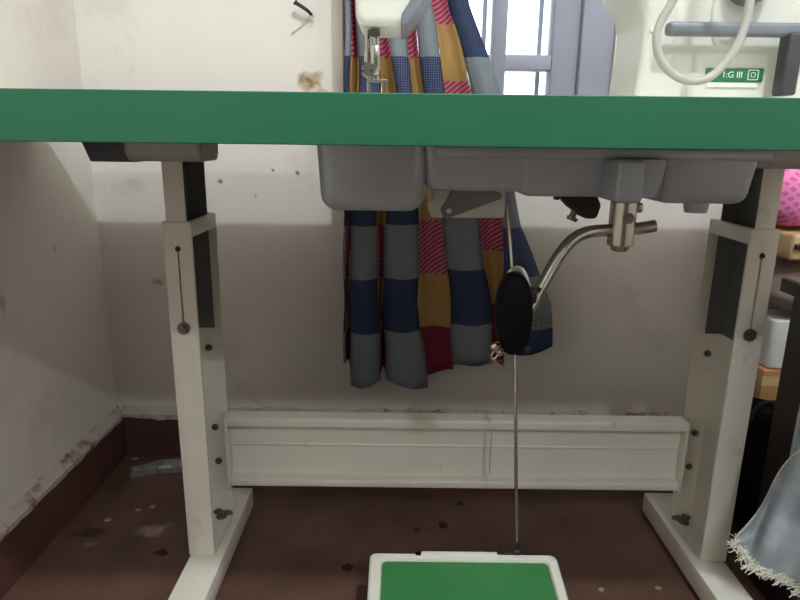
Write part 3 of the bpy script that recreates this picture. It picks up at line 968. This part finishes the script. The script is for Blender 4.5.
for t, rr in ((0.02, 0.008), (0.10, 0.008), (0.55, 0.005), (0.80, 0.005)):
    bm = NB(); c = B + (Cc - B) * t
    cyl(bm, c + Vector((0, 0, 0.0028)), c + Vector((0, 0, 0.0042)), rr, seg=14)
    build('rivet', bm, M['black_iron'] if rr < 0.008 else M['label_white'], st)

def chip(name, loc, size, m, seed):
    rnd = random.Random(seed)
    bm = NB()
    n = 8
    lo, hi = [], []
    for k in range(n):
        a = 2 * PI * k / n
        r = size * rnd.uniform(0.55, 1.1)
        lo.append(bm.verts.new((loc[0] + math.cos(a) * r * 1.3, loc[1] + math.sin(a) * r, 0.0002)))
        hi.append(bm.verts.new((loc[0] + math.cos(a) * r * 1.1, loc[1] + math.sin(a) * r * 0.85, size * rnd.uniform(0.25, 0.5))))
    bm.faces.new(lo); bm.faces.new(hi)
    for k in range(n):
        bm.faces.new((lo[k], lo[(k + 1) % n], hi[(k + 1) % n], hi[k]))
    return build(name, bm, m, loc=(loc[0], loc[1], 0), smooth=False)
flakes = [((-0.590, 1.255), 0.006, 'pale plaster flake close to the far left corner of the floor'),
          ((-0.577, 1.215), 0.006, 'pale plaster flake between the corner and the metal strip'),
          ((-0.502, 1.058), 0.005, 'pale plaster flake in front of the metal strip, left of left leg'),
          ((-0.478, 1.070), 0.005, 'tiny plaster flake beside another in front of the metal strip'),
          ((-0.435, 0.998), 0.007, 'white plaster flake lying on the pale floor stain'),
          ((-0.545, 1.025), 0.006, 'plaster flake by the dark floor stain near left skirting'),
          ((0.4247, 0.859), 0.005, 'pale flake on the floor just left of the right foot'),
          ((0.330, 0.853), 0.006, 'pale flake on floor right of the treadle')]
for i, (p, s_, lab) in enumerate(flakes):
    tag(chip('plaster_flake', p, s_, M['flake'], i), lab, 'flake', 'plaster flakes on the floor')
crumbs = [((-0.408, 0.931), 0.010, 'round dark crumb on floor beside the left leg foot'),
          ((-0.082, 0.898), 0.010, 'dark crumb on the floor just left of the treadle'),
          ((0.124, 1.092), 0.007, 'dark crumb on the floor below the crossbar'),
          ((0.086, 1.020), 0.011, 'dark lump on the floor behind the treadle'),
          ((0.036, 1.006), 0.006, 'small dark crumb behind the left part of the treadle'),
          ((-0.475, 0.800), 0.012, 'dark scrap on the floor at the bottom edge, left of left foot')]
for i, (p, s_, lab) in enumerate(crumbs):
    tag(chip('dirt_crumb', p, s_, M['crumb'], 40 + i), lab, 'crumb', 'dark crumbs on the floor')

# ------------------------------------------------------------------ bench at the right with denim
bn = thing('wooden_bench', (0.85, 0.6, 0), 'dark brown wooden bench right of the table stand', 'bench')
bm = NB(); box(bm, 0.568, 1.15, 0.30, 0.905, 0.487, 0.508, 0.002)
build('bench_top', bm, [M['wood_dark']], bn)
bm = NB(); box(bm, 0.572, 1.146, 0.304, 0.901, 0.5075, 0.5095)
build('top_sheet', bm, M['wood_top'], bn, label='pale worn sheet on the bench top')
for x0, x1 in ((0.587, 0.607), (1.11, 1.13)):
    bm = NB(); box(bm, x0, x1, 0.32, 0.898, 0.0, 0.487, 0.001)
    build('side_panel', bm, M['wood_dark'], bn)
bm = NB(); box(bm, 0.607, 1.11, 0.86, 0.878, 0.0, 0.487)
build('back_panel', bm, M['wood_dark'], bn)

dn = thing('denim_cloth', (0.57, 0.75, 0.3), 'light blue denim cloth with frayed white hem hanging off the bench', 'cloth')
HEMP = [(0.4997, 0.800, 0.1312), (0.5149, 0.790, 0.1031), (0.5281, 0.776, 0.1005), (0.5419, 0.758, 0.1031), (0.5560, 0.735, 0.1050), (0.5600, 0.690, 0.1110), (0.5600, 0.620, 0.1250), (0.5550, 0.540, 0.1400)]
TOPP = [(0.5000, 0.80, 0.1370), (0.5230, 0.790, 0.1930), (0.5310, 0.775, 0.2620), (0.5330, 0.745, 0.3120), (0.5400, 0.70, 0.380), (0.550, 0.66, 0.440), (0.560, 0.60, 0.495), (0.562, 0.52, 0.5150)]
def sheet(bm, lo, hi, nu, nv, bulge, seed):
    L, Hh = smooth_path(lo, nu), smooth_path(hi, nu)
    rnd = random.Random(seed)
    ph = [rnd.uniform(0, 6) for _ in range(3)]
    g = []
    for i, (a, b) in enumerate(zip(L, Hh)):
        col = []
        s_ = i / (len(L) - 1)
        for j in range(nv + 1):
            t = j / nv
            p = a.lerp(b, t)
            wv = math.sin(PI * min(1, t * 1.0)) * bulge
            off = wv * (0.6 * math.sin(s_ * 14 + t * 2.2 + ph[0]) + 0.4 * math.sin(s_ * 25 - t * 5 + ph[1]) + 0.3 * math.sin(t * 9 + s_ * 6 + ph[2]) - 0.5)
            col.append(bm.verts.new(p + Vector((off * 0.7, off, 0))))
        g.append(col)
    for i in range(len(g) - 1):
        for j in range(nv):
            bm.faces.new((g[i][j], g[i + 1][j], g[i + 1][j + 1], g[i][j + 1]))
    return g
bm = NB(); sheet(bm, HEMP, TOPP, 8, 26, 0.008, 2)
o = build('leg_panel', bm, M['denim'], dn, angle=180)
md = o.modifiers.new('thickness', 'SOLIDIFY'); md.thickness = 0.0018
bm = NB()
sheet(bm, [(0.548, 0.785, 0.262), (0.549, 0.77, 0.262), (0.552, 0.75, 0.262), (0.556, 0.70, 0.27), (0.56, 0.62, 0.28)],
      [(0.556, 0.795, 0.41), (0.557, 0.785, 0.46), (0.558, 0.76, 0.50), (0.560, 0.70, 0.514), (0.562, 0.62, 0.516)], 8, 14, 0.006, 5)
o = build('back_fold', bm, M['denim'], dn, angle=180)
md = o.modifiers.new('thickness', 'SOLIDIFY'); md.thickness = 0.0018
bm = NB(); tube(bm, [Vector(p) + Vector((-0.0012, -0.001, 0.0004)) for p in TOPP], 0.0014, 8, 6)
build('edge_seam', bm, M['fray'], dn)
bm = NB()
hp = smooth_path(HEMP, 24)
rnd = random.Random(11)
for i in range(330):
    p = hp[int(rnd.random() * (len(hp) - 1))]
    q = p + Vector((rnd.uniform(-0.002, 0.002), rnd.uniform(-0.004, 0.001), rnd.uniform(0.0, 0.014)))
    a = rnd.uniform(0, 2 * PI)
    ln = rnd.uniform(0.006, 0.022)
    e = q + Vector((math.cos(a) * ln, rnd.uniform(-0.006, 0.002), math.sin(a) * ln * 0.45 - 0.006))
    m_ = (q + e) / 2 + Vector((rnd.uniform(-.004, .004), -0.002, rnd.uniform(-.004, .004)))
    tube(bm, [q, m_, e], 0.0007, 4, 3)
for i in range(14):
    q = Vector(HEMP[0]) + Vector((rnd.uniform(-0.001, 0.004), 0, rnd.uniform(-0.012, 0.006)))
    e = q + Vector((rnd.uniform(-0.014, -0.002), rnd.uniform(-.004, .002), rnd.uniform(-0.008, 0.014)))
    tube(bm, [q, (q + e) / 2 + Vector((0, 0, rnd.uniform(-.004, .004))), e], 0.0007, 4, 3)
for off, amp in ((0.0, 0.002), (0.007, 0.003)):
    tube(bm, [Vector(p) + Vector((rnd.uniform(-amp, amp), -0.0025, off + rnd.uniform(-amp, amp))) for p in HEMP], 0.0022, 6, 8)
fh = build('frayed_hem', bm, M['fray'], dn, label='frayed white hem threads')

# ------------------------------------------------------------------ things in the far right corner
bm = NB(); box(bm, 0.700, 1.45, 1.10, 1.288, 0.497, 0.545, 0.006, 3)
sh = build('wall_shelf', bm, M['tan_wood'], loc=(1.0, 1.288, 0.52))
tag(sh, 'tan board shelf on the back wall beyond the right leg', 'shelf')
bm = NB()
nx, nz = 40, 22
prof = []
for j in range(nz + 1):
    a = PI * j / nz
    prof.append(a)
rows = []
for i in range(nx + 1):
    t = i / nx
    x = 0.655 + 0.655 * t
    rr = min(1.0, math.sin(min(1, t * 7 + 0.16) * PI / 2)) * (0.95 + 0.05 * math.sin(t * 30))
    row = []
    for j in range(nz + 1):
        a = 2 * PI * j / (nz + 1)
        cy, cz = math.cos(a), math.sin(a)
        y = 1.185 + 0.082 * rr * abs(cy) ** 0.7 * (1 if cy > 0 else -1)
        z = 0.605 + 0.059 * rr * abs(cz) ** 0.7 * (1 if cz > 0 else -1) + 0.012 * t
        row.append(bm.verts.new((x, y, z)))
    rows.append(row)
for i in range(nx):
    for j in range(nz + 1):
        bm.faces.new((rows[i][j], rows[i][(j + 1) % (nz + 1)], rows[i + 1][(j + 1) % (nz + 1)], rows[i + 1][j]))
bm.faces.new(rows[0]); bm.faces.new(rows[-1])
pk = build('pink_quilt', bm, M['pink_quilt'], loc=(1.0, 1.185, 0.545), angle=60)
tag(pk, 'folded bright pink quilted cloth lying on the tan shelf', 'quilt')
bm = NB(); tube(bm, [(0.703, 1.094, 0.524), (0.73, 1.092, 0.526), (0.78, 1.094, 0.531), (0.86, 1.093, 0.533), (1.0, 1.094, 0.540)], 0.0045, 8, 6)
cb2 = build('loose_cable', bm, M['cable'], loc=(0.8, 1.095, 0.525))
tag(cb2, 'black cord running along the front of the tan shelf', 'cord')
# carton pile
def carton(x0, x1, y0, y1, z0, z1, lab):
    t = thing('cardboard_box', ((x0 + x1) / 2, (y0 + y1) / 2, z0), lab, 'box', 'cardboard boxes in the corner')
    bm = NB(); box(bm, x0, x1, y0, y1, z0, z1, 0.003)
    build('carton', bm, M['card'], t)
    bm = NB(); box(bm, x0 - 0.0004, x1 + 0.0004, y0 - 0.0004, y1 + .0004, z1 - (z1 - z0) * 0.30, z1 - (z1 - z0) * 0.12)
    build('tape', bm, M['tape'], t)
    return t
carton(0.726, 1.05, 1.165, 1.27, 0.0, 0.155, 'lower brown cardboard box on the floor in the right corner')
carton(0.728, 1.04, 1.165, 1.27, 0.156, 0.262, 'upper brown cardboard box under the white tub')
bm = NB()
prism(bm, round_rect(0.738, 1.02, 1.17, 1.265, 0.015), 'z', 0.263, 0.365)
tb = build('plastic_tub', bm, M['white_plastic'], loc=(0.88, 1.18, 0.263), bevel=0.004)
tag(tb, 'white plastic tub on top of the cardboard boxes', 'tub')
bm = NB()
ball(bm, (0.90, 1.19, 0.4305), 0.082, (2.4, 1.0, 0.79), 24)
mv = build('cloth_bundle', bm, M['mauve'], loc=(0.85, 1.16, 0.366))
tag(mv, 'mauve brown cloth bundle lying on the white tub', 'bundle')
bm = NB(); tube(bm, [(0.580, 0.955, 0.216), (0.590, 0.955, 0.257), (0.596, 0.955, 0.273), (0.605, 0.955, 0.282), (0.616, 0.955, 0.284), (0.629, 0.955, 0.276), (0.641, 0.955, 0.254), (0.654, 0.955, 0.217)], 0.004, 8, 6)
cl = build('cable_coil', bm, M['cable'], loc=(0.62, 0.955, 0.2))
tag(cl, 'thin black cable looped against the black shape', 'cable')
bm = NB()  # lumpy black shape over a dark area, its kind left open
gv = bmesh.ops.create_icosphere(bm, subdivisions=4, radius=1.0)['verts']
for v in gv:
    p = v.co.copy()
    k = 1 + 0.06 * math.sin(p.x * 7 + p.z * 5) + 0.05 * math.sin(p.y * 9 + p.x * 3)
    v.co = Vector((0.685 + p.x * 0.095 * k, 1.04 + p.y * 0.10 * k, max(0.0, 0.118 + p.z * 0.130 * k)))
bg_ = build('black_heap', bm, M['black'], loc=(0.685, 1.04, 0), angle=60)
tag(bg_, 'slumped black shape on the floor behind the right leg', 'heap')
